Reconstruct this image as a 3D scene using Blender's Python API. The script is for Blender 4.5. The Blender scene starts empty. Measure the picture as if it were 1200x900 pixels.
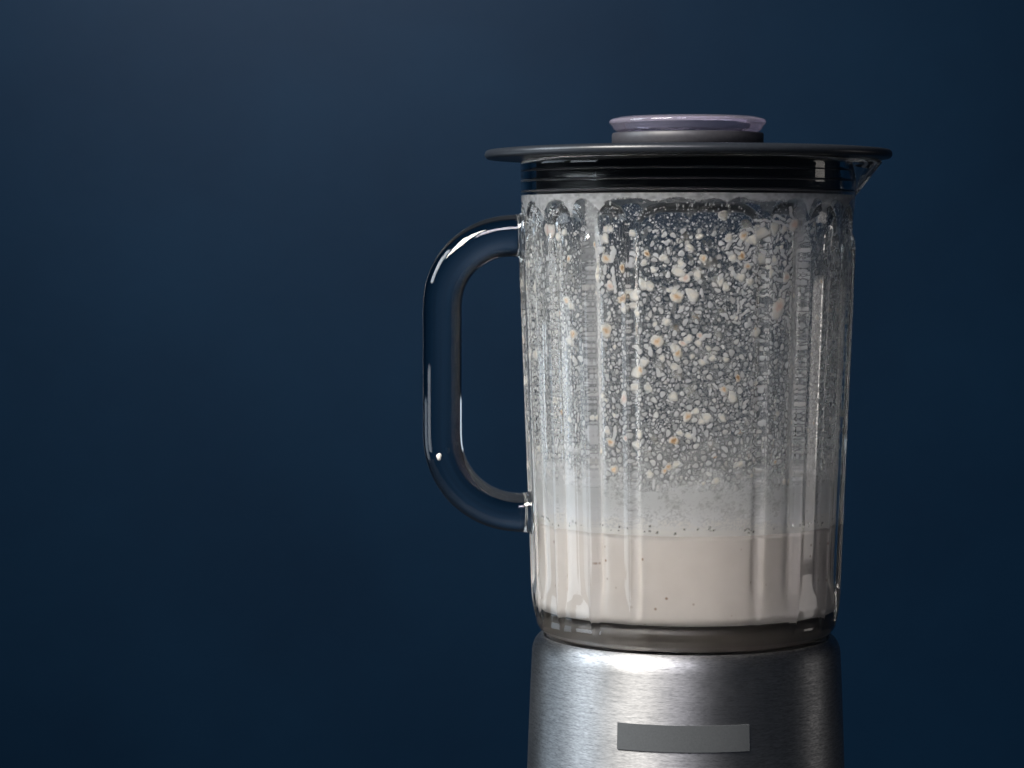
import bpy, math, random
import numpy as np
from mathutils import Vector, Matrix

random.seed(7)
rng = np.random.default_rng(11)
S = bpy.context.scene
COL = S.collection
R = math.radians

# ------------------------------------------------------------------ camera
cam_d = bpy.data.cameras.new('camera')
cam = bpy.data.objects.new('camera', cam_d)
COL.objects.link(cam)
cam_d.sensor_width = 36.0
cam_d.lens = 36.0 * 3080 / 1200
cam.location = (-0.0719, -1.08, 0.322)
cam.rotation_euler = (R(90 - 3.107), 0, 0)
cam_d.clip_start = 0.01
cam_d.clip_end = 50
cam_d.dof.use_dof = True
cam_d.dof.focus_distance = 1.03
cam_d.dof.aperture_fstop = 16
S.camera = cam

# ------------------------------------------------------------------ world and render settings
W = bpy.data.worlds.new('World')
S.world = W
W.use_nodes = True
bg = W.node_tree.nodes['Background']
bg.inputs[0].default_value = (0.45, 0.6, 0.9, 1)
bg.inputs[1].default_value = 0.02
S.view_settings.view_transform = 'Standard'
S.view_settings.look = 'None'
S.view_settings.exposure = 0
S.view_settings.gamma = 1
S.render.engine = 'CYCLES'
cy = S.cycles
cy.max_bounces = 24
cy.transmission_bounces = 18
cy.glossy_bounces = 8
cy.diffuse_bounces = 5
cy.transparent_max_bounces = 24
cy.caustics_reflective = True
cy.caustics_refractive = True
cy.blur_glossy = 0.3
cy.sample_clamp_indirect = 8
cy.use_denoising = True


# ------------------------------------------------------------------ lamps (studio softboxes)
def softbox(name, loc, target, sx, sy, power, col, spread=180):
    l = bpy.data.lights.new(name, 'AREA')
    l.shape = 'RECTANGLE'
    l.size, l.size_y = sx, sy
    l.energy = power
    l.color = col
    l.spread = R(spread)
    o = bpy.data.objects.new(name, l)
    COL.objects.link(o)
    o.location = loc
    d = Vector(target) - Vector(loc)
    o.rotation_euler = d.to_track_quat('-Z', 'Y').to_euler()
    return o


softbox('key_softbox', (-0.72, -0.68, 1.10), (0, 0, 0.24), 0.6, 0.45, 12.5, (1.0, 0.95, 0.89), 110)
softbox('side_softbox', (-1.05, -0.16, 0.115), (0, 0, 0.24), 0.45, 0.22, 0.42, (0.82, 0.91, 1.0), 120)
softbox('high_side_softbox', (-1.05, -0.05, 0.80), (0, 0, 0.25), 0.5, 0.5, 2.6, (0.82, 0.91, 1.0), 100)
softbox('back_side_softbox', (-0.95, 0.40, 0.06), (0, 0, 0.12), 0.5, 0.28, 0.16, (0.72, 0.86, 1.0), 90)
softbox('front_fill', (-0.32, -1.5, 1.3), (0, 0, 0.25), 0.5, 0.4, 2.6, (0.93, 0.9, 1.0), 90)
softbox('right_reflector', (1.2, 0.22, 0.12), (0, 0, 0.2), 0.22, 0.24, 0.05, (1.0, 0.93, 0.88), 90)
softbox('backdrop_lamp', (-0.42, 1.15, 0.98), (-0.30, 2.0, 0.55), 0.7, 0.3, 6.8, (1.0, 0.90, 0.82), 160)


# ------------------------------------------------------------------ material helpers
def mat(name):
    m = bpy.data.materials.new(name)
    m.use_nodes = True
    nt = m.node_tree
    return m, nt, nt.nodes['Principled BSDF']


def N(nt, typ, **kw):
    n = nt.nodes.new(typ)
    for k, v in kw.items():
        setattr(n, k, v)
    return n


def ramp(nt, fac, stops):
    n = nt.nodes.new('ShaderNodeValToRGB')
    e = n.color_ramp.elements
    while len(e) < len(stops):
        e.new(0.5)
    for i, (p, c) in enumerate(stops):
        e[i].position = p
        e[i].color = c if len(c) == 4 else (*c, 1)
    nt.links.new(fac, n.inputs[0])
    return n.outputs[0]


def noise(nt, scale, detail=3, rough=0.5, vec=None):
    n = nt.nodes.new('ShaderNodeTexNoise')
    n.inputs['Scale'].default_value = scale
    n.inputs['Detail'].default_value = detail
    n.inputs['Roughness'].default_value = rough
    if vec is not None:
        nt.links.new(vec, n.inputs['Vector'])
    return n.outputs[0]


def objco(nt):
    return nt.nodes.new('ShaderNodeTexCoord').outputs['Object']


def bump(nt, bs, height, strength, dist):
    b = nt.nodes.new('ShaderNodeBump')
    b.inputs['Strength'].default_value = strength
    b.inputs['Distance'].default_value = dist
    nt.links.new(height, b.inputs['Height'])
    nt.links.new(b.outputs[0], bs.inputs['Normal'])


def cyl_vec(nt, su, sv):
    """cylindrical coordinates (angle * su, z * sv) about the object's axis"""
    sep = N(nt, 'ShaderNodeSeparateXYZ')
    nt.links.new(objco(nt), sep.inputs[0])
    at = N(nt, 'ShaderNodeMath', operation='ARCTAN2')
    nt.links.new(sep.outputs[0], at.inputs[0])
    ng = N(nt, 'ShaderNodeMath', operation='MULTIPLY')
    ng.inputs[1].default_value = -1
    nt.links.new(sep.outputs[1], ng.inputs[0])
    nt.links.new(ng.outputs[0], at.inputs[1])
    mu = N(nt, 'ShaderNodeMath', operation='MULTIPLY')
    mu.inputs[1].default_value = su
    nt.links.new(at.outputs[0], mu.inputs[0])
    mv = N(nt, 'ShaderNodeMath', operation='MULTIPLY')
    mv.inputs[1].default_value = sv
    nt.links.new(sep.outputs[2], mv.inputs[0])
    cb = N(nt, 'ShaderNodeCombineXYZ')
    nt.links.new(mu.outputs[0], cb.inputs[0])
    nt.links.new(mv.outputs[0], cb.inputs[1])
    return cb.outputs[0]


# glass
def glass_mat(name, col, ior, rough=0.0):
    m, nt, b = mat(name)
    b.inputs['Base Color'].default_value = (*col, 1)
    b.inputs['Transmission Weight'].default_value = 1
    b.inputs['IOR'].default_value = ior
    b.inputs['Roughness'].default_value = rough
    return m


M_glass = glass_mat('pressed_glass', (0.965, 0.975, 0.965), 1.49)
M_handle = glass_mat('handle_glass', (0.965, 0.975, 0.97), 1.49)
M_cap = glass_mat('lilac_plastic', (0.66, 0.62, 0.75), 1.46, 0.05)
M_cap.node_tree.nodes['Principled BSDF'].inputs['Transmission Weight'].default_value = 0.84

# lid plastics
M_lid, nt, b = mat('dark_plastic')
c = ramp(nt, noise(nt, 900, 2, .5, objco(nt)), [(0.3, (0.015, 0.018, 0.023)), (0.7, (0.021, 0.025, 0.031))])
nt.links.new(c, b.inputs['Base Color'])
b.inputs['Roughness'].default_value = 0.32
bump(nt, b, noise(nt, 2500, 2, .5, objco(nt)), 0.15, 0.0002)
M_insert, nt, b = mat('black_rubber')
b.inputs['Base Color'].default_value = (0.006, 0.006, 0.007, 1)
b.inputs['Roughness'].default_value = 0.3
bump(nt, b, noise(nt, 300, 2, .5, objco(nt)), 0.1, 0.0003)
M_ring, nt, b = mat('ring_highlight_rubber')
b.inputs['Base Color'].default_value = (0.09, 0.09, 0.1, 1)  # paler than the black plug: light caught along the rings painted into the colour
b.inputs['Roughness'].default_value = 0.35
M_collar, nt, b = mat('grey_plastic')
c = ramp(nt, noise(nt, 700, 2, .5, objco(nt)), [(0.3, (0.030, 0.030, 0.036)), (0.7, (0.040, 0.040, 0.046))])
nt.links.new(c, b.inputs['Base Color'])
b.inputs['Roughness'].default_value = 0.45

M_holder, nt, b = mat('brown_grey_plastic')
b.inputs['Base Color'].default_value = (0.066, 0.057, 0.049, 1)
b.inputs['Roughness'].default_value = 0.4

# brushed steel
M_steel, nt, b = mat('brushed_steel')
v1 = cyl_vec(nt, 9, 1100)
n1 = noise(nt, 1.0, 4, .65, v1)
v2 = cyl_vec(nt, 30, 2400)
n2 = noise(nt, 1.0, 2, .6, v2)
mx = N(nt, 'ShaderNodeMath', operation='ADD')
nt.links.new(n1, mx.inputs[0])
nt.links.new(n2, mx.inputs[1])
hf = N(nt, 'ShaderNodeMath', operation='MULTIPLY')
hf.inputs[1].default_value = .5
nt.links.new(mx.outputs[0], hf.inputs[0])
nt.links.new(ramp(nt, hf.outputs[0], [(0.35, (0.24, 0.247, 0.255)), (0.65, (0.60, 0.605, 0.61))]), b.inputs['Base Color'])
nt.links.new(ramp(nt, hf.outputs[0], [(0.3, (0.52,) * 3), (0.7, (0.38,) * 3)]), b.inputs['Roughness'])
sm_ = ramp(nt, noise(nt, 38, 5, .65, objco(nt)), [(0.42, (0, 0, 0)), (0.72, (0.10,) * 3)])
ra = N(nt, 'ShaderNodeMath', operation='ADD')
nt.links.new(b.inputs['Roughness'].links[0].from_socket, ra.inputs[0])
nt.links.new(sm_, ra.inputs[1])
nt.links.new(ra.outputs[0], b.inputs['Roughness'])
b.inputs['Metallic'].default_value = 1
b.inputs['Anisotropic'].default_value = 0.75
b.inputs['Anisotropic Rotation'].default_value = 0.25
tg = N(nt, 'ShaderNodeTangent', direction_type='RADIAL', axis='Z')
nt.links.new(tg.outputs[0], b.inputs['Tangent'])
bump(nt, b, hf.outputs[0], 0.6, 0.00015)

# label strip
M_label, nt, b = mat('grey_label')
c = ramp(nt, noise(nt, 1600, 3, .6, objco(nt)), [(0.3, (0.060, 0.066, 0.070)), (0.7, (0.078, 0.085, 0.089))])
nt.links.new(c, b.inputs['Base Color'])
b.inputs['Roughness'].default_value = 0.6

# backdrop paper
M_back, nt, b = mat('blue_backdrop_paper')
n1 = noise(nt, 3.4, 5, .6, objco(nt))
c = ramp(nt, n1, [(0.28, (0.0016, 0.0215, 0.059)), (0.72, (0.0030, 0.0295, 0.076))])
nt.links.new(c, b.inputs['Base Color'])
b.inputs['Roughness'].default_value = 0.55
b.inputs['Specular IOR Level'].default_value = 0.16
bump(nt, b, noise(nt, 60, 4, .6, objco(nt)), 0.08, 0.003)

M_table, nt, b = mat('dark_tabletop')
c = ramp(nt, noise(nt, 25, 4, .6, objco(nt)), [(0.3, (0.02, 0.024, 0.03)), (0.7, (0.035, 0.04, 0.048))])
nt.links.new(c, b.inputs['Base Color'])
b.inputs['Roughness'].default_value = 0.5

# drink
M_drink, nt, b = mat('oat_drink')
vor = N(nt, 'ShaderNodeTexVoronoi', feature='F1')
vor.inputs['Scale'].default_value = 210
nt.links.new(objco(nt), vor.inputs['Vector'])
spot = ramp(nt, vor.outputs['Distance'], [(0.05, (1, 1, 1)), (0.17, (0, 0, 0))])
sel = N(nt, 'ShaderNodeSeparateColor')
nt.links.new(vor.outputs['Color'], sel.inputs[0])
gt = N(nt, 'ShaderNodeMath', operation='GREATER_THAN')
gt.inputs[1].default_value = 0.55
nt.links.new(sel.outputs[0], gt.inputs[0])
mm = N(nt, 'ShaderNodeMath', operation='MULTIPLY')
nt.links.new(spot, mm.inputs[0])
nt.links.new(gt.outputs[0], mm.inputs[1])
mixc = N(nt, 'ShaderNodeMix', data_type='RGBA')
nt.links.new(mm.outputs[0], mixc.inputs['Factor'])
nt.links.new(ramp(nt, noise(nt, 60, 3, .5, objco(nt)), [(0.3, (0.66, 0.610, 0.565)), (0.7, (0.73, 0.680, 0.636))]), mixc.inputs['A'])
mixc.inputs['B'].default_value = (0.30, 0.20, 0.13, 1)
nt.links.new(mixc.outputs['Result'], b.inputs['Base Color'])
b.inputs['Roughness'].default_value = 0.5
b.inputs['Subsurface Weight'].default_value = 0.0

# residue: opacity follows the thickness of the film
M_res, nt, b = mat('milky_residue')
at = N(nt, 'ShaderNodeAttribute', attribute_name='thickness')
tint = N(nt, 'ShaderNodeAttribute', attribute_name='tint')
out = nt.nodes['Material Output']
nt.nodes.remove(b)
colr = ramp(nt, tint.outputs['Fac'], [(0.0, (0.66, 0.67, 0.67)), (0.45, (0.775, 0.78, 0.79)), (0.8, (0.84, 0.80, 0.73)), (1.0, (0.74, 0.58, 0.40))])
df = N(nt, 'ShaderNodeBsdfDiffuse')
tr = N(nt, 'ShaderNodeBsdfTranslucent')
nt.links.new(colr, df.inputs[0])
nt.links.new(colr, tr.inputs[0])
m1 = N(nt, 'ShaderNodeMixShader')
m1.inputs[0].default_value = 0.22
nt.links.new(df.outputs[0], m1.inputs[1])
nt.links.new(tr.outputs[0], m1.inputs[2])
tp = N(nt, 'ShaderNodeBsdfTransparent')
m2 = N(nt, 'ShaderNodeMixShader')
nt.links.new(at.outputs['Fac'], m2.inputs[0])
nt.links.new(tp.outputs[0], m2.inputs[1])
nt.links.new(m1.outputs[0], m2.inputs[2])
nt.links.new(m2.outputs[0], out.inputs[0])


def fleck_mat(name, rim_c, mid_c, core_c, size):
    m, nt, b = mat(name)
    ln = N(nt, 'ShaderNodeVectorMath', operation='LENGTH')
    oc = objco(nt)
    nz = N(nt, 'ShaderNodeTexNoise')
    nz.inputs['Scale'].default_value = 1.6
    nz.inputs['Detail'].default_value = 3
    nt.links.new(oc, nz.inputs['Vector'])
    nt.links.new(oc, ln.inputs[0])
    ad = N(nt, 'ShaderNodeMath', operation='ADD')
    nt.links.new(ln.outputs['Value'], ad.inputs[0])
    ms = N(nt, 'ShaderNodeMath', operation='MULTIPLY_ADD')
    nt.links.new(nz.outputs[0], ms.inputs[0])
    ms.inputs[1].default_value = 1.1
    ms.inputs[2].default_value = -0.55
    nt.links.new(ms.outputs[0], ad.inputs[1])
    c = ramp(nt, ad.outputs[0], [(0.12 * size, core_c), (0.4 * size, mid_c), (0.75, rim_c)])
    nt.links.new(c, b.inputs['Base Color'])
    b.inputs['Roughness'].default_value = 0.45
    return m


M_cream = fleck_mat('cream_fleck', (0.68, 0.67, 0.64), (0.78, 0.745, 0.68), (0.78, 0.73, 0.64), 1)
M_tan = fleck_mat('tan_fleck', (0.68, 0.65, 0.60), (0.72, 0.57, 0.42), (0.52, 0.30, 0.13), 1)
M_brown = fleck_mat('brown_fleck', (0.70, 0.62, 0.52), (0.48, 0.30, 0.15), (0.16, 0.09, 0.045), 1)
M_pink = fleck_mat('rosy_fleck', (0.74, 0.70, 0.66), (0.74, 0.60, 0.53), (0.66, 0.46, 0.38), 1)


# ------------------------------------------------------------------ object helpers
def link(name, me, m=None, parent=None, smooth=True):
    if m is not None:
        me.materials.append(m)
    if smooth:
        me.polygons.foreach_set('use_smooth', [True] * len(me.polygons))
    o = bpy.data.objects.new(name, me)
    COL.objects.link(o)
    if parent is not None:
        o.parent = parent
    return o


def mesh_np(name, v, f):
    """v (n,3), f (m,4) or (m,3)"""
    me = bpy.data.meshes.new(name)
    k = f.shape[1]
    me.vertices.add(len(v))
    me.vertices.foreach_set('co', np.asarray(v, np.float32).ravel())
    me.loops.add(f.size)
    me.loops.foreach_set('vertex_index', np.asarray(f, np.int32).ravel())
    me.polygons.add(len(f))
    me.polygons.foreach_set('loop_start', np.arange(0, f.size, k, dtype=np.int32))
    me.update(calc_edges=True)
    return me


def thing(name, label, cat, loc=(0, 0, 0), group=None):
    o = bpy.data.objects.new(name, None)
    COL.objects.link(o)
    o.location = loc
    o.empty_display_size = 0.02
    o['label'] = label
    o['category'] = cat
    if group:
        o['group'] = group
    return o


def lathe(profile, n=160, closed=False):
    """profile list of (r, z); r==0 ends become poles. Outward normals when the profile runs bottom to top on the outside."""
    P = np.array(profile, float)
    th = np.linspace(0, 2 * np.pi, n, endpoint=False)
    V = np.stack([P[:, None, 0] * np.cos(th), P[:, None, 0] * np.sin(th), np.repeat(P[:, 1:2], n, 1)], -1).reshape(-1, 3)
    m = len(P)
    faces = []
    rows = m if closed else m - 1
    for i in range(rows):
        a = i * n
        bq = ((i + 1) % m) * n
        j = np.arange(n)
        k = (j + 1) % n
        faces.append(np.stack([a + j, a + k, bq + k, bq + j], -1))
    return V, np.concatenate(faces)


def arc(cx, cz, rx, rz, a0, a1, k):
    return [(cx + rx * math.cos(R(a0 + (a1 - a0) * i / k)), cz + rz * math.sin(R(a0 + (a1 - a0) * i / k))) for i in range(k + 1)]


def clean(me):
    import bmesh
    bm = bmesh.new()
    bm.from_mesh(me)
    bmesh.ops.remove_doubles(bm, verts=bm.verts, dist=1e-7)
    bmesh.ops.recalc_face_normals(bm, faces=bm.faces)
    bm.to_mesh(me)
    bm.free()
    me.update()


def lathe_obj(name, profile, m, parent, n=160, closed=False):
    V, F = lathe(profile, n, closed)
    me = mesh_np(name, V, F)
    clean(me)
    return link(name, me, m, parent)


# ------------------------------------------------------------------ setting
def sheet(name, pts, m):
    me = bpy.data.meshes.new(name)
    me.from_pydata(pts, [], [tuple(range(len(pts)))])
    o = link(name, me, m, None, False)
    o['kind'] = 'structure'
    return o


sheet('backdrop', [(-4, 2.0, -0.8), (4, 2.0, -0.8), (4, 2.0, 3.0), (-4, 2.0, 3.0)], M_back)
import bmesh
bm = bmesh.new()
bmesh.ops.create_cube(bm, size=1, matrix=Matrix.Translation((0, 0.1, -0.02)) @ Matrix.Diagonal((1.6, 0.8, 0.04, 1)))
bmesh.ops.bevel(bm, geom=list(bm.edges), offset=0.004, segments=2, affect='EDGES')
me = bpy.data.meshes.new('tabletop')
bm.to_mesh(me)
bm.free()
tt = link('tabletop', me, M_table, None, False)
tt['kind'] = 'structure'

# ------------------------------------------------------------------ steel motor base
base = thing('blender_base', 'brushed steel motor base with a plain grey label strip, under the glass jug', 'blender base')
prof = [(0.0, 0.0005), (0.066, 0.0005)] + arc(0.066, 0.0035, 0.003, 0.003, -90, 0, 5)[1:]
prof += [(0.0687, 0.02), (0.0680, 0.05), (0.0668, 0.08), (0.0655, 0.1056), (0.0648, 0.125), (0.0642, 0.14), (0.0637, 0.150)]
prof += arc(0.0583, 0.1525, 0.0053, 0.0078, 0, 80, 14)
prof += [(0.0588, 0.1600), (0.0585, 0.1590), (0.0583, 0.1565)]
lathe_obj('steel_housing', prof, M_steel, base, 256)
lathe_obj('rubber_seat', [(0.0582, 0.1560), (0.0582, 0.1585), (0.0575, 0.1598), (0.053, 0.1600), (0.0, 0.1600)], M_insert, base, 128)
# label strip: a curved plate proud of the housing
zs = np.linspace(0.1231, 0.1335, 5)
ths = np.radians(np.linspace(-28.0, 18.7, 41))
rz = np.interp(zs, [0.1056, 0.125, 0.14], [0.0655, 0.0648, 0.0642])
V = []
for lay in (0.0001, 0.0006):
    for z, r in zip(zs, rz):
        for t in ths:
            V.append(((r + lay) * math.sin(t), -(r + lay) * math.cos(t), z))
nt_, nz_ = len(ths), len(zs)
F = []
for lay in (0, 1):
    o_ = lay * nt_ * nz_
    for i in range(nz_ - 1):
        for j in range(nt_ - 1):
            q = (o_ + i * nt_ + j, o_ + i * nt_ + j + 1, o_ + (i + 1) * nt_ + j + 1, o_ + (i + 1) * nt_ + j)
            F.append(q)
o2 = nt_ * nz_
edge = [j for j in range(nt_)] + [i * nt_ + nt_ - 1 for i in range(1, nz_)] + [(nz_ - 1) * nt_ + j for j in range(nt_ - 2, -1, -1)] + [i * nt_ for i in range(nz_ - 2, 0, -1)]
for a, bq in zip(edge, edge[1:] + edge[:1]):
    F.append((a, bq, bq + o2, a + o2))
me = bpy.data.meshes.new('label_strip')
me.from_pydata(V, [], F)
clean(me)
link('label_strip', me, M_label, base, False)

# ------------------------------------------------------------------ glass jug
jug = thing('glass_jug', 'ribbed clear glass jug with looped handle, splattered inside with milky residue', 'blender jug', (0, 0, 0.161))
ZB = 0.161
ZT = 0.3555


def r_out(z):
    return np.interp(z, [0.161, 0.175, 0.19, 0.30, 0.335, 0.345, ZT], [0.0612, 0.0621, 0.0626, 0.0668, 0.0681, 0.0684, 0.0685])


WALL = 0.0046


def r_in(z):
    return r_out(z) - WALL


def irel(fr, z):
    """inner ribs: how far the inner wall stands inward (fr in degrees from the front)"""
    x = np.abs((np.asarray(fr) + 180) % 360 - 180)
    x = np.minimum(x, 180 - x)
    d = 0.0
    for c, w, a in ((23.8, .0020, .0010), (39, .0024, .0013), (57.2, .0024, .0013), (74.6, .0024, .0012)):
        d = d + a * np.exp(-((x - c) * np.pi / 180 * 0.0635 / w) ** 2)
    t0 = np.clip((np.asarray(z) - 0.1800) / 0.009, 0, 1)
    t1 = np.clip((0.334 - np.asarray(z)) / 0.016, 0, 1)
    return d * t0 * t0 * (3 - 2 * t0) * t1 * t1 * (3 - 2 * t1)


# flutes: (centre, half width) in degrees from the front, depth in m, flat or scooped
FL = [(0, 22.5, 0.0011, 1)]
for s in (-1, 1):
    FL += [(s * 30.5, 6.2, 0.0017, 0), (s * 48.5, 7.6, 0.0020, 0), (s * 66.0, 7.6, 0.0020, 0), (s * 83.0, 7.2, 0.0015, 0),
           (s * 100, 7.2, 0.0015, 0), (s * 117, 7.2, 0.0015, 0), (s * 134, 7.2, 0.0015, 0), (s * 149.5, 6.2, 0.0013, 0)]
FL += [(180, 22.5, 0.0011, 1)]
Z0F, Z1F = 0.1705, 0.3365


def sstep(e0, e1, x):
    t = np.clip((x - e0) / (e1 - e0), 0, 1)
    return t * t * (3 - 2 * t)


def relief(fr, z):
    """fr: degrees from the front, z: height -> inward depth of the flutes"""
    d = np.zeros(np.broadcast(fr, z).shape)
    for c, w, dep, flat in FL:
        dd = (fr - c + 180) % 360 - 180
        s = np.abs(dd) * np.pi / 180 * 0.066
        hw = w * np.pi / 180 * 0.066
        rc = min(hw, 0.012)
        qx = s - (hw - rc)
        zz_ = np.where(z < 0.19, 0.19 - (0.19 - z) * (0.45 if flat else 0.75), z)
        qz = np.abs(zz_ - (Z0F + Z1F) / 2) - ((Z1F - Z0F) / 2 - rc)
        sd = np.hypot(np.maximum(qx, 0), np.maximum(qz, 0)) + np.minimum(np.maximum(qx, qz), 0) - rc
        if flat:
            d += dep * sstep(0, -0.0032, sd)
        else:
            u = np.clip(-sd / (hw * 0.95), 0, 1)
            d += dep * np.sqrt(1 - (1 - u) ** 2) * sstep(0.171, 0.188, z)
    for c in (39, 57.2, 74.6, 91.6, 108.5, 125.5, 142.5):
        dd = np.abs((np.abs(fr) - c))
        x = dd * np.pi / 180 * 0.066
        hw = 0.0031
        zc_ = np.clip(z, 0.182, 0.316)
        q = np.hypot(x, (z - zc_) * np.where(z > 0.25, 0.35, 0.2)) / hw
        d = d - 0.0017 * np.sqrt(np.clip(1 - q * q, 0, 1))
    return d


SP_C, SP_W, SP_H, SP_D = 87.0, 21.0, 0.0155, 0.0118


def spout(fr, z):
    dd = np.abs((fr - SP_C + 180) % 360 - 180) / SP_W
    t = 1 - (ZT - z) / SP_H
    return np.clip(t - dd, 0, 1) * SP_D


nth = 960
fr = np.linspace(-180, 180, nth, endpoint=False)
zo = np.concatenate([np.linspace(0.168, 0.182, 20), np.linspace(0.184, 0.322, 50), np.linspace(0.324, 0.3535, 46)])
rows = []


def ring(r, z):
    t = np.radians(fr)
    r = np.broadcast_to(r, fr.shape)
    rows.append(np.stack([r * np.sin(t), -r * np.cos(t), np.full_like(t, z) - ZB], -1))


tags = []
# underside -> outer wall -> lip -> inner wall -> inner floor
for r_, z_ in [(0.0004, 0.1709), (0.030, 0.1709), (0.0512, 0.1709), (0.0515, 0.1706), (0.0515, 0.1640), (0.0526, 0.1625), (0.0545, 0.1612), (0.0565, 0.1610)]:
    ring(r_, z_)
for a in np.linspace(-80, -8, 9):
    ring(0.0570 + 0.0049 * math.cos(R(a)), 0.1672 + 0.0062 * math.sin(R(a)))
for z_ in zo:
    ring(r_out(z_) - relief(fr, z_) + spout(fr, z_), z_)
for a in np.linspace(15, 165, 7):
    rm = r_out(ZT) - 0.0021
    ring(rm + 0.0021 * math.cos(R(a)) + spout(fr, 0.3545) * (1 - 0.1 * (a / 165)), 0.3535 + 0.002 * math.sin(R(a)))
zi = np.concatenate([np.linspace(0.3535, 0.336, 30), np.linspace(0.333, 0.1795, 50)])
for z_ in zi:
    ring((r_in(z_) - irel(fr, z_) if z_ < 0.345 else np.interp(z_, [0.345, 0.3535], [r_in(0.345), r_out(0.3535) - 0.0042])) + spout(fr, z_) * 0.9, z_)
FLOOR = 0.1714
for a in np.linspace(0, 90, 9)[1:]:
    rr = r_in(0.18) - 0.0036
    ring(rr + 0.0036 * math.cos(R(a)), FLOOR + 0.0036 - 0.0036 * math.sin(R(a)))
for r_ in (0.04, 0.02, 0.0004):
    ring(r_, FLOOR)
V = np.concatenate(rows)
m_ = len(rows)
j = np.arange(nth)
k = (j + 1) % nth
F = np.concatenate([np.stack([i * nth + j, i * nth + k, (i + 1) * nth + k, (i + 1) * nth + j], -1) for i in range(m_ - 1)])
full = mesh_np('jug_full', V, F)
nrm = np.zeros(len(V) * 3, np.float32)
full.vertices.foreach_get('normal', nrm)
nrm = nrm.reshape(-1, 3)
# split off the spout as a part of its own, sharing the normals of the whole
cen = V[F].mean(1)
fa = np.degrees(np.arctan2(cen[:, 0], -cen[:, 1]))
inside = (np.abs(fa - SP_C) < SP_W * (1 - (ZT - (cen[:, 2] + ZB)) / SP_H)) & (cen[:, 2] + ZB > ZT - SP_H)


def sub(name, sel):
    f = F[sel]
    u, inv = np.unique(f, return_inverse=True)
    me = mesh_np(name, V[u], inv.reshape(f.shape))
    me.polygons.foreach_set('use_smooth', [True] * len(me.polygons))
    me.normals_split_custom_set_from_vertices([tuple(x) for x in nrm[u]])
    return link(name, me, M_glass, jug)


sub('jug_wall', ~inside)
sub('spout', inside)
bpy.data.meshes.remove(full)

lathe_obj('blade_holder', [(0, 0.0002), (0.0500, 0.0002), (0.0512, 0.0010), (0.05155, 0.0030), (0.05155, 0.0096), (0.0510, 0.0100), (0, 0.0100)], M_holder, jug, 128)
# handle: a solid glass loop
hx = -0.1006
zt_, zb_ = 0.3243 - ZB, 0.2104 - ZB
pts = []
xs_t, xs_b = -0.0664, -0.0626
rc = 0.0285
for i in range(6):
    pts.append((xs_t + (hx + rc - xs_t) * i / 6, zt_))
for i in range(13):
    a = R(90 + 90 * i / 12)
    pts.append((hx + rc + rc * math.cos(a), zt_ - rc + rc * math.sin(a)))
for i in range(1, 10):
    pts.append((hx, zt_ - rc + (zb_ + rc + 0.003 - zt_ + rc) * i / 10))
rb = 0.0315
for i in range(13):
    a = R(180 + 90 * i / 12)
    pts.append((hx + rb + rb * math.cos(a), zb_ + rb + rb * math.sin(a)))
for i in range(1, 5):
    pts.append((hx + rb + (xs_b - hx - rb) * i / 4, zb_))
P = np.array(pts)
T = np.gradient(P, axis=0)
T /= np.linalg.norm(T, axis=1)[:, None]
ns = 40
rows = []
L = len(P)
for i in range(L):
    e = min(i, L - 1 - i)
    fl = 1 + 0.22 * max(0, 1 - e / 4.5) ** 3
    a_ = 0.0080 * fl
    if i < 16:
        a_ *= 1 + 0.13 * (1 - i / 16)
    nx, nz = T[i][1], -T[i][0]
    for q in range(ns):
        t = 2 * math.pi * q / ns
        ct, st = math.cos(t), math.sin(t)
        # slightly squared oval section
        pw = 2 / 2.35
        u = math.copysign(abs(ct) ** pw, ct) * a_
        w_ = math.copysign(abs(st) ** pw, st) * 0.0092 * fl
        rows.append((P[i][0] + nx * u, w_, P[i][1] + nz * u))
V2 = np.array(rows)
q = np.arange(ns)
F2 = [tuple(x) for i in range(L - 1) for x in np.stack([i * ns + q, i * ns + (q + 1) % ns, (i + 1) * ns + (q + 1) % ns, (i + 1) * ns + q], -1).tolist()]
F2 += [tuple(range(ns)), tuple(range((L - 1) * ns, L * ns))]
me = bpy.data.meshes.new('handle')
me.from_pydata([tuple(x) for x in V2], [], F2)
clean(me)
h = link('handle', me, M_handle, jug)
sm = h.modifiers.new('subsurf', 'SUBSURF')
sm.levels = sm.render_levels = 2

# ------------------------------------------------------------------ residue on the inner wall (film and drops)
RM = 0.0627
ZR0, ZR1 = 0.2055, 0.3409
STEP = 0.00030
nu = int(2 * math.pi * RM / STEP)
nv = int((ZR1 - ZR0) / STEP)
ug = (np.arange(nu) / nu - 0.5) * 2 * math.pi * RM      # arc position, 0 = front
vg = np.linspace(ZR0, ZR1, nv)
H = np.zeros((nv, nu), np.float32)      # drop profile
CLR = np.ones((nv, nu), np.float32)     # film drawn away round a drop
TI = np.zeros((nv, nu), np.float32)
TH = np.zeros((nv, nu), np.float32)


def vnoise(fu, fv, seed):
    g = np.random.default_rng(seed)
    A = g.random((fv + 2, fu))
    x = np.arange(nu) / nu * fu
    y = np.arange(nv) / nv * fv
    xi = x.astype(int)
    yi = y.astype(int)
    xf = x - xi
    yf = y - yi
    xf = xf * xf * (3 - 2 * xf)
    yf = yf * yf * (3 - 2 * yf)
    x1 = (xi + 1) % fu
    a = A[yi][:, xi % fu]
    b_ = A[yi][:, x1]
    c_ = A[yi + 1][:, xi % fu]
    d_ = A[yi + 1][:, x1]
    return ((a * (1 - xf) + b_ * xf) * (1 - yf)[:, None] + (c_ * (1 - xf) + d_ * xf) * yf[:, None]).astype(np.float32)


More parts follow.
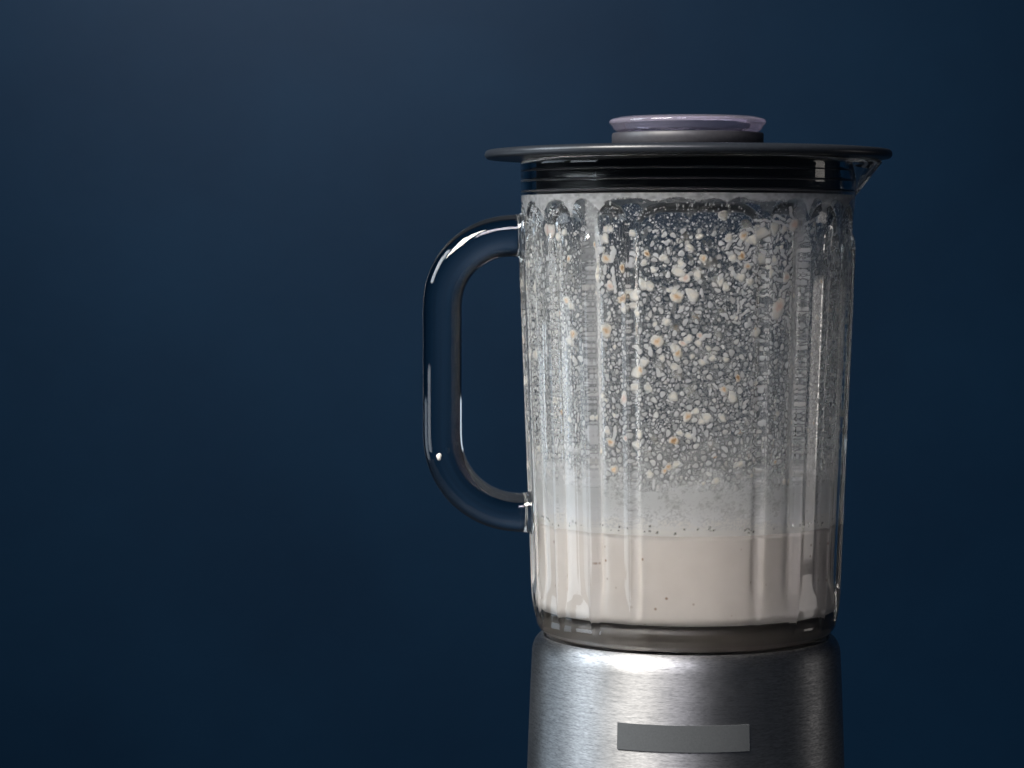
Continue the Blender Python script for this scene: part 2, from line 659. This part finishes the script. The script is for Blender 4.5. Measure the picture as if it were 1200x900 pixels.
def stamp(u, v, r, el=1.0, ang=0.0, thick=0.8, tint=0.4, halo=1.35, wob=0.15, mode=3, ph=None):
    ext = r * max(el, 1) * 1.5
    ju = int(round((u / (2 * math.pi * RM) + 0.5) * nu))
    jv = int(round((v - ZR0) / (ZR1 - ZR0) * (nv - 1)))
    e = int(ext / STEP) + 2
    v0, v1 = max(jv - e, 0), min(jv + e + 1, nv)
    if v1 <= v0:
        return
    ix = np.arange(ju - e, ju + e + 1)
    du = (ix - (u / (2 * math.pi * RM) + 0.5) * nu)[None, :] * STEP
    dv = (vg[v0:v1] - v)[:, None]
    ca, sa = math.cos(ang), math.sin(ang)
    x = (du * ca + dv * sa) / (r * el)
    y = (-du * sa + dv * ca) / r
    th = np.arctan2(y, x)
    p1, p2 = rng.random(2) * 6.28 if ph is None else ph
    d = np.sqrt(x * x + y * y) / (1 + wob * np.sin(2 * th + p1) + wob * .7 * np.sin(3 * th + p2))
    ixm = ix % nu
    sl = np.ix_(np.arange(v0, v1), ixm)
    if mode & 1:
        cv = sstep(0.98, 1.0 + (halo - 1) * .8, d)
        TH[sl] *= cv
        H[sl] *= cv
        CLR[sl] = np.minimum(CLR[sl], sstep(0.95, halo, d))
    if not mode & 2:
        return
    h = np.where(d < 1, np.sqrt(np.clip(1 - d * d, 0, 1)), 0).astype(np.float32) * min(r, 0.0016)
    old = H[sl]
    up = h > old
    H[sl] = np.maximum(old, h)
    TI[sl] = np.where(up, tint, TI[sl])
    cov = thick * sstep(1.0, 0.62, d)
    TH[sl] = np.maximum(cov, TH[sl])


deg = np.pi / 180 * RM


def zfrac(v):
    return (ZR1 - v) / (ZR1 - ZR0)   # 0 top, 1 bottom


# fine mist, mid drops, larger drops, chains
for _ in range(15000):
    u = rng.uniform(-180, 180) * deg
    f = rng.random() ** 1.15
    v = ZR1 - f * (ZR1 - ZR0) * 0.86
    stamp(u, v, rng.uniform(0.00026, 0.00050), rng.uniform(1, 1.2), rng.uniform(0, 3.14), rng.uniform(.45, .95), rng.uniform(.25, .5), 1.7, .08)
for _ in range(11000):
    u = rng.uniform(-180, 180) * deg
    f = 0.05 + rng.random() ** 0.72 * 0.8
    v = ZR1 - f * (ZR1 - ZR0)
    r = rng.uniform(0.00045, 0.00105) * (0.65 + 0.5 * min(f * 2, 1))
    stamp(u, v, r, rng.uniform(1.0, 1.4), math.pi / 2 + rng.normal(0, .8), rng.uniform(.6, .98), rng.uniform(.3, .55), 1.33, .10)
for _ in range(2900):
    u = rng.uniform(-180, 180) * deg
    f = 0.10 + rng.random() ** 0.75 * 0.72
    v = ZR1 - f * (ZR1 - ZR0)
    stamp(u, v, rng.uniform(0.0008, 0.00145), rng.uniform(1.0, 1.4), rng.uniform(0, 3.14), rng.uniform(.6, .96), rng.uniform(.35, .6), 1.3, .14)


def chain(u, v, n, r, th0, spread):
    th = th0
    L = []
    for _ in range(n):
        L.append((u, v, r * rng.uniform(.75, 1.25), 1.3, th, .88, rng.uniform(.35, .55), 1.4, .15))
        th += rng.normal(0, spread)
        u += math.cos(th) * r * 1.3
        v += math.sin(th) * r * 1.3
    for mode in (1, 2):
        for q in L:
            stamp(*q, mode=mode, ph=(q[4] * 3, q[2] * 9000))


for _ in range(120):
    chain(rng.uniform(14, 42) * deg, rng.uniform(0.29, 0.331), rng.integers(3, 9), rng.uniform(.0006, .0011), rng.uniform(0, 6.28), .55)
for _ in range(260):
    chain(rng.uniform(-180, 180) * deg, rng.uniform(0.225, 0.328), rng.integers(2, 4), rng.uniform(.0005, .0010), rng.uniform(0, 6.28), .6)
for _ in range(130):
    chain(rng.uniform(-180, 180) * deg, ZR1 - (0.12 + 0.62 * rng.random()) * (ZR1 - ZR0), rng.integers(2, 5), rng.uniform(.0009, .0014), rng.uniform(0, 6.28), .8)
# runs down the fluted sides
for _ in range(60):
    s = rng.choice([-1, 1])
    u = s * rng.uniform(30, 150) * deg
    chain(u, rng.uniform(0.225, 0.335), rng.integers(3, 8), rng.uniform(.0006, .0013), -math.pi / 2, .18)

FR = ug / deg
zf = zfrac(vg)[:, None]
nz1 = vnoise(90, 40, 1)
nz2 = vnoise(260, 130, 2)
nz3 = vnoise(170, 5, 3)
nzf = vnoise(700, 300, 4)
back = sstep(80, 100, np.abs(FR))[None, :]
film = 0.09 + 0.10 * back + 0.62 * sstep(0.08, 0.90, zf) + 0.35 * sstep(0.74, 0.88, zf)
side = sstep(26, 46, np.abs(FR))[None, :]
film = film + side * 0.48 * sstep(0.05, 0.3, zf)
film = film * (0.55 + 0.5 * nz1 + 0.35 * (nz2 - .3) + 0.25 * (nz3 - .5) * (0.4 + side)) * (0.75 + .5 * nzf)
low = sstep(0.70, 0.86, zf + 0.10 * (nz1 - .5))
clr = CLR * (1 - low) + low * np.maximum(CLR, .72)
film = np.clip(film * clr, 0, 0.97)
TH = np.maximum(TH, film)
# the two strong ribs carry a smooth wet film
rm_ = np.exp(-((np.abs(FR) - 39) / 2.8) ** 4)[None, :] * 0.8
TH = TH * (1 - rm_) + rm_ * np.clip(0.50 + 0.35 * (nz3 - .4) + 0.15 * (nz2 - .5) + 0.25 * zf, 0, .95)
H = H * (1 - rm_)
TH = TH.astype(np.float32)
# band of froth squeezed out under the lid, with scalloped lower edge
arch = np.abs(np.sin(np.pi * (FR / 15.0 + 0.6 * vnoise(20, 2, 6)[0])))
lip = 0.0023 + 0.0012 * (1 - arch) + 0.0008 * vnoise(80, 2, 9)[0] + side[0] * 0.0060 * (1 - arch) ** 1.6
band = sstep(0, 0.0009, lip[None, :] - (ZR1 - vg)[:, None] + 0.0006 * (nzf - .5)) * (0.62 + 0.38 * nz2)
TH = np.maximum(TH, band)
H = np.maximum(H, band * 0.0006)
TI = np.where(band > TI, 0.42, TI)
# froth line just above the drink, with a row of bubbles
fro = sstep(0.2215, 0.2100, vg[:, None] + 0.004 * (nz1 - .5) + 0.002 * (nz2 - .5)) * (0.85 + .3 * (nzf - .3))
fro = np.maximum(fro, sstep(0.2128, 0.2086, vg)[:, None])
TH = np.maximum(TH, np.clip(fro, 0, .98)).astype(np.float32)
TI = np.maximum(TI, np.clip(fro, 0, 1) * 0.62).astype(np.float32)
for _ in range(120):
    stamp(rng.uniform(-180, 180) * deg, rng.uniform(0.2078, 0.2098) + abs(rng.normal(0, .0008)), rng.uniform(.0002, .00045), 1.2, 0, mode=1, halo=1.3)
TH = np.clip(TH, 0, 0.98)
TH[-1, :] *= 0.5
rr = r_in(vg)[:, None] - irel(FR[None, :], vg[:, None]) + 0.00004 + 0.30 * H
t = (ug / RM)[None, :]
VV = np.stack([rr * np.sin(t), -rr * np.cos(t), np.broadcast_to(vg[:, None] - ZB, rr.shape)], -1).reshape(-1, 3)
jj = np.arange(nu)
kk = (jj + 1) % nu
FF = np.concatenate([np.stack([i * nu + jj, i * nu + kk, (i + 1) * nu + kk, (i + 1) * nu + jj], -1) for i in range(nv - 1)])
# leave out faces where the glass is bare
bare = TH.reshape(-1)[FF].max(1) < 0.02
FF = FF[~bare]
me = mesh_np('milky_residue', VV, FF)
for nm, arr in (('thickness', TH), ('tint', TI)):
    a = me.attributes.new(nm, 'FLOAT', 'POINT')
    a.data.foreach_set('value', arr.astype(np.float32).ravel())
res = link('milky_residue', me, M_res, jug)
res['kind'] = 'stuff'
res['label'] = 'grey film and fine white splatter drying on the inside of the glass'


# ------------------------------------------------------------------ larger oat flecks stuck to the inside of the glass
def fleck_mesh(seed, kind):
    g = random.Random(seed)
    n = 16
    ph = [g.uniform(0, 6.28) for _ in range(4)]
    el = g.uniform(1.0, 1.4)
    out = []
    for i in range(n):
        a = 2 * math.pi * i / n
        rad = 1 + .14 * math.sin(2 * a + ph[0]) + .10 * math.sin(3 * a + ph[1]) + .05 * math.sin(5 * a + ph[2])
        out.append((rad * math.cos(a) * el ** .5, rad * math.sin(a) / el ** .5))
    V = [(x, y, -0.05) for x, y in out] + [(x * .72, y * .72, .20 + g.uniform(-.04, .04)) for x, y in out] + \
        [(x * .33, y * .33, .26 + g.uniform(-.06, .05)) for x, y in out] + [(0, 0, .25), (0, 0, -.5)]
    F = []
    for i in range(n):
        j = (i + 1) % n
        F += [(i, j, n + j, n + i), (n + i, n + j, 2 * n + j, 2 * n + i), (2 * n + i, 2 * n + j, 3 * n), (j, i, 3 * n + 1)]
    me = bpy.data.meshes.new('fleck')
    me.from_pydata(V, [], F)
    me.polygons.foreach_set('use_smooth', [True] * len(me.polygons))
    me.materials.append(kind)
    return me


LIB = {}
for nm, m_, cnt in (('c', M_cream, 10), ('t', M_tan, 6), ('b', M_brown, 4), ('p', M_pink, 4)):
    LIB[nm] = [fleck_mesh(hash(nm) % 7 + 31 * i + ord(nm), m_) for i in range(cnt)]


def px_to_wall(x, y):
    """angle and height on the inner wall of a spot read off the photograph"""
    f, p = 3080.0, R(3.107)
    C = cam.location
    u = -(y - 450) / f
    d = ((x - 600) / f, math.cos(p) + u * math.sin(p), -math.sin(p) + u * math.cos(p))
    a = d[0] ** 2 + d[1] ** 2
    b = C[0] * d[0] + C[1] * d[1]
    c = C[0] ** 2 + C[1] ** 2 - 0.0655 ** 2
    t = (-b - math.sqrt(max(b * b - a * c, 0))) / a
    return math.atan2(C[0] + t * d[0], -(C[1] + t * d[1])), C[2] + t * d[2]


def fleck(kind, a, z, r, rot=None):
    me = random.choice(LIB[kind])
    o = bpy.data.objects.new('oat_fleck', me)
    COL.objects.link(o)
    o.parent = jug
    rad = r_in(z) - irel(math.degrees(a), z) + 0.0001
    out = Vector((math.sin(a), -math.cos(a), 0))
    tx = Vector((math.cos(a), math.sin(a), 0))
    rot = random.uniform(0, 6.28) if rot is None else rot
    B = Matrix((tx, Vector((0, 0, 1)), out)).transposed() @ Matrix.Rotation(rot, 3, 'Z')
    Mx = B.to_4x4()
    Mx.translation = out * float(rad) + Vector((0, 0, z - ZB))
    o.matrix_local = Mx @ Matrix.Diagonal((r, r, min(r, .0022) * .8, 1))
    return o


SPOTS = [('c', 795, 318, 9), ('p', 803, 326, 7), ('c', 818, 322, 7), ('c', 798, 309, 6), ('t', 793, 348, 9), ('c', 790, 341, 6), ('c', 812, 346, 9),
         ('t', 769, 400, 9), ('c', 767, 396, 5), ('t', 794, 414, 7), ('c', 790, 408, 7), ('c', 777, 302, 6), ('c', 753, 308, 5), ('c', 765, 316, 5),
         ('b', 728, 350, 8), ('c', 741, 346, 8), ('c', 739, 358, 6), ('c', 808, 290, 6), ('c', 820, 277, 5), ('b', 757, 297, 5), ('t', 825, 303, 6),
         ('t', 873, 276, 7), ('c', 855, 279, 6), ('b', 871, 300, 6), ('c', 893, 272, 11), ('c', 908, 267, 9), ('c', 884, 281, 8), ('c', 895, 303, 8),
         ('p', 933, 263, 10), ('c', 921, 268, 6), ('p', 916, 360, 12), ('c', 914, 368, 9), ('c', 890, 390, 8), ('t', 889, 386, 4), ('c', 848, 252, 7),
         ('b', 868, 443, 5), ('t', 851, 457, 6), ('c', 862, 466, 8), ('t', 806, 489, 7), ('b', 789, 517, 7), ('c', 796, 508, 5), ('t', 777, 553, 5),
         ('t', 782, 548, 6), ('c', 744, 437, 9), ('t', 747, 434, 7), ('c', 752, 425, 7), ('c', 790, 430, 6), ('c', 741, 522, 6), ('c', 745, 510, 6),
         ('p', 728, 467, 8), ('c', 730, 362, 7), ('t', 706, 387, 10), ('c', 694, 323, 9), ('p', 712, 335, 7), ('t', 708, 303, 8), ('c', 707, 279, 7),
         ('b', 728, 314, 6), ('c', 696, 316, 7), ('t', 709, 519, 7), ('t', 713, 551, 7), ('b', 680, 523, 4), ('b', 645, 483, 5), ('p', 642, 270, 12),
         ('c', 650, 277, 8), ('t', 659, 352, 7), ('c', 664, 358, 7), ('t', 666, 392, 8), ('c', 662, 400, 8), ('c', 735, 342, 5), ('c', 752, 333, 8),
         ('c', 760, 335, 7), ('c', 780, 377, 6), ('c', 807, 397, 6), ('c', 836, 420, 5), ('c', 852, 336, 6), ('c', 870, 325, 7), ('c', 846, 330, 6),
         ('c', 757, 455, 6), ('c', 792, 545, 6), ('c', 758, 557, 6), ('c', 842, 565, 6), ('c', 872, 545, 6), ('b', 840, 536, 3), ('c', 830, 490, 7),
         ('c', 788, 465, 7), ('c', 881, 330, 6), ('c', 905, 320, 6), ('c', 860, 302, 6), ('p', 925, 325, 7)]
for kd, x, y, rp in SPOTS:
    a, z = px_to_wall(x, y)
    fleck(kd, a, z, rp * 0.00029)
for _ in range(70):
    a = math.asin(random.uniform(-.93, .93))
    z = random.uniform(0.226, 0.332)
    if abs(a) < .35 and random.random() < .35:
        continue
    fleck(random.choices('ctpb', (12, 2, 1, .4))[0], a, z, random.uniform(0.0010, 0.0017))
for _ in range(70):
    a = random.uniform(1.4, 4.9)
    fleck(random.choices('ctp', (10, 2, 1))[0], a, random.uniform(0.226, 0.332), random.uniform(0.0015, 0.003))

# ------------------------------------------------------------------ the drink
drink = thing('oat_drink', 'beige oat drink filling the bottom of the glass jug', 'drink', (0, 0, FLOOR))
LV = 0.2070
rr6 = r_in(0.18) - 0.0036
nd = 480
frd = np.linspace(-180, 180, nd, endpoint=False)
td = np.radians(frd)
rows = []
lev = [(0.0004, FLOOR - 0.0001)]
lev += [(rr6 + 0.00372 * math.cos(R(a)), FLOOR + 0.0036 - 0.00372 * math.sin(R(a))) for a in np.linspace(90, 0, 9)]
lev += [(float(r_in(z_)) + 0.00012, z_) for z_ in np.linspace(0.1780, LV, 16)[1:]]
lev += [(r_in(LV) - 0.0016, LV - 0.0009), (r_in(LV) - 0.004, LV - 0.0016), (0.0004, LV - 0.0017)]
for r_, z_ in lev:
    q = np.full(nd, r_) - irel(frd, z_) * min(1, r_ / 0.055)
    rows.append(np.stack([q * np.sin(td), -q * np.cos(td), np.full(nd, z_ - FLOOR)], -1))
jd = np.arange(nd)
kd_ = (jd + 1) % nd
Fd = np.concatenate([np.stack([i * nd + jd, i * nd + kd_, (i + 1) * nd + kd_, (i + 1) * nd + jd], -1) for i in range(len(lev) - 1)])
me = mesh_np('liquid', np.concatenate(rows), Fd)
clean(me)
link('liquid', me, M_drink, drink)

# ------------------------------------------------------------------ lid
lid = thing('jug_lid', 'dark grey plastic lid, wide disc pressed onto the glass jug', 'lid', (0, 0, ZT))
zl = lambda z: z - ZT
prof = [(0.064, zl(0.3558)), (0.072, zl(0.3556)), (0.0795, zl(0.3555))]
prof += arc(0.0814, zl(0.35735), 0.0017, 0.00185, -90, 90, 10)
prof += [(0.077, zl(0.3596)), (0.060, zl(0.3602)), (0.0335, zl(0.3604)), (0.0, zl(0.3604))]
prof = [(0.0, zl(0.3558))] + prof
lathe_obj('lid_disc', prof, M_lid, lid, 200)
RI = 0.0632
prof = [(0.0, zl(0.3407)), (RI - 0.0030, zl(0.3407)), (RI - 0.0014, zl(0.3411)), (RI - 0.0012, zl(0.3420)), (RI - 0.0012, zl(0.3556)), (0.0, zl(0.3556))]
lathe_obj('lid_plug', prof, M_insert, lid, 160)
for z_ in (0.3424, 0.3466, 0.3507):
    pr = arc(RI - 0.0012, zl(z_), 0.0026, 0.0006, 0, 360, 16)[:-1]
    lathe_obj('seal_ring', pr, M_ring, lid, 160, True)
prof = [(0.0285, zl(0.3603)), (0.0310, zl(0.3603)), (0.0310, zl(0.3657)), (0.0306, zl(0.3662)), (0.0289, zl(0.3662)), (0.0285, zl(0.3658))]
lathe_obj('collar', prof, M_collar, lid, 128, True)

# ------------------------------------------------------------------ measuring cap
cap = thing('measuring_cap', 'clear lilac plastic cap plugged into the centre of the lid', 'cap', (0, 0, 0.368))
zc = lambda z: z - 0.368
prof = [(0.0255, zc(0.3608)), (0.0282, zc(0.3608)), (0.0282, zc(0.3666)), (0.0290, zc(0.3668)), (0.0303, zc(0.3676)), (0.0310, zc(0.3690))]
prof += arc(0.0308, zc(0.3706), 0.0013, 0.0013, -50, 90, 8)
prof += [(0.0300, zc(0.3722)), (0.0285, zc(0.3726)), (0.0268, zc(0.3724)), (0.0258, zc(0.3714)), (0.0256, zc(0.366))]
lathe_obj('cap_rim', prof, M_cap, cap, 160, True)
lathe_obj('cap_floor', [(0, zc(0.3609)), (0.0254, zc(0.3609)), (0.0254, zc(0.3625)), (0, zc(0.3625))], M_cap, cap, 96)

# ------------------------------------------------------------------ a crumb stuck on the handle
crm = fleck_mesh(5, M_cream)
cr = bpy.data.objects.new('crumb', crm)
COL.objects.link(cr)
cr.location = (-0.1017, -0.0091, 0.2341)
cr.rotation_euler = (R(90), 0.3, 0)
cr.scale = (0.00105, 0.0016, 0.0022)
cr['label'] = 'tiny white crumb stuck on the lower part of the glass handle'
cr['category'] = 'crumb'
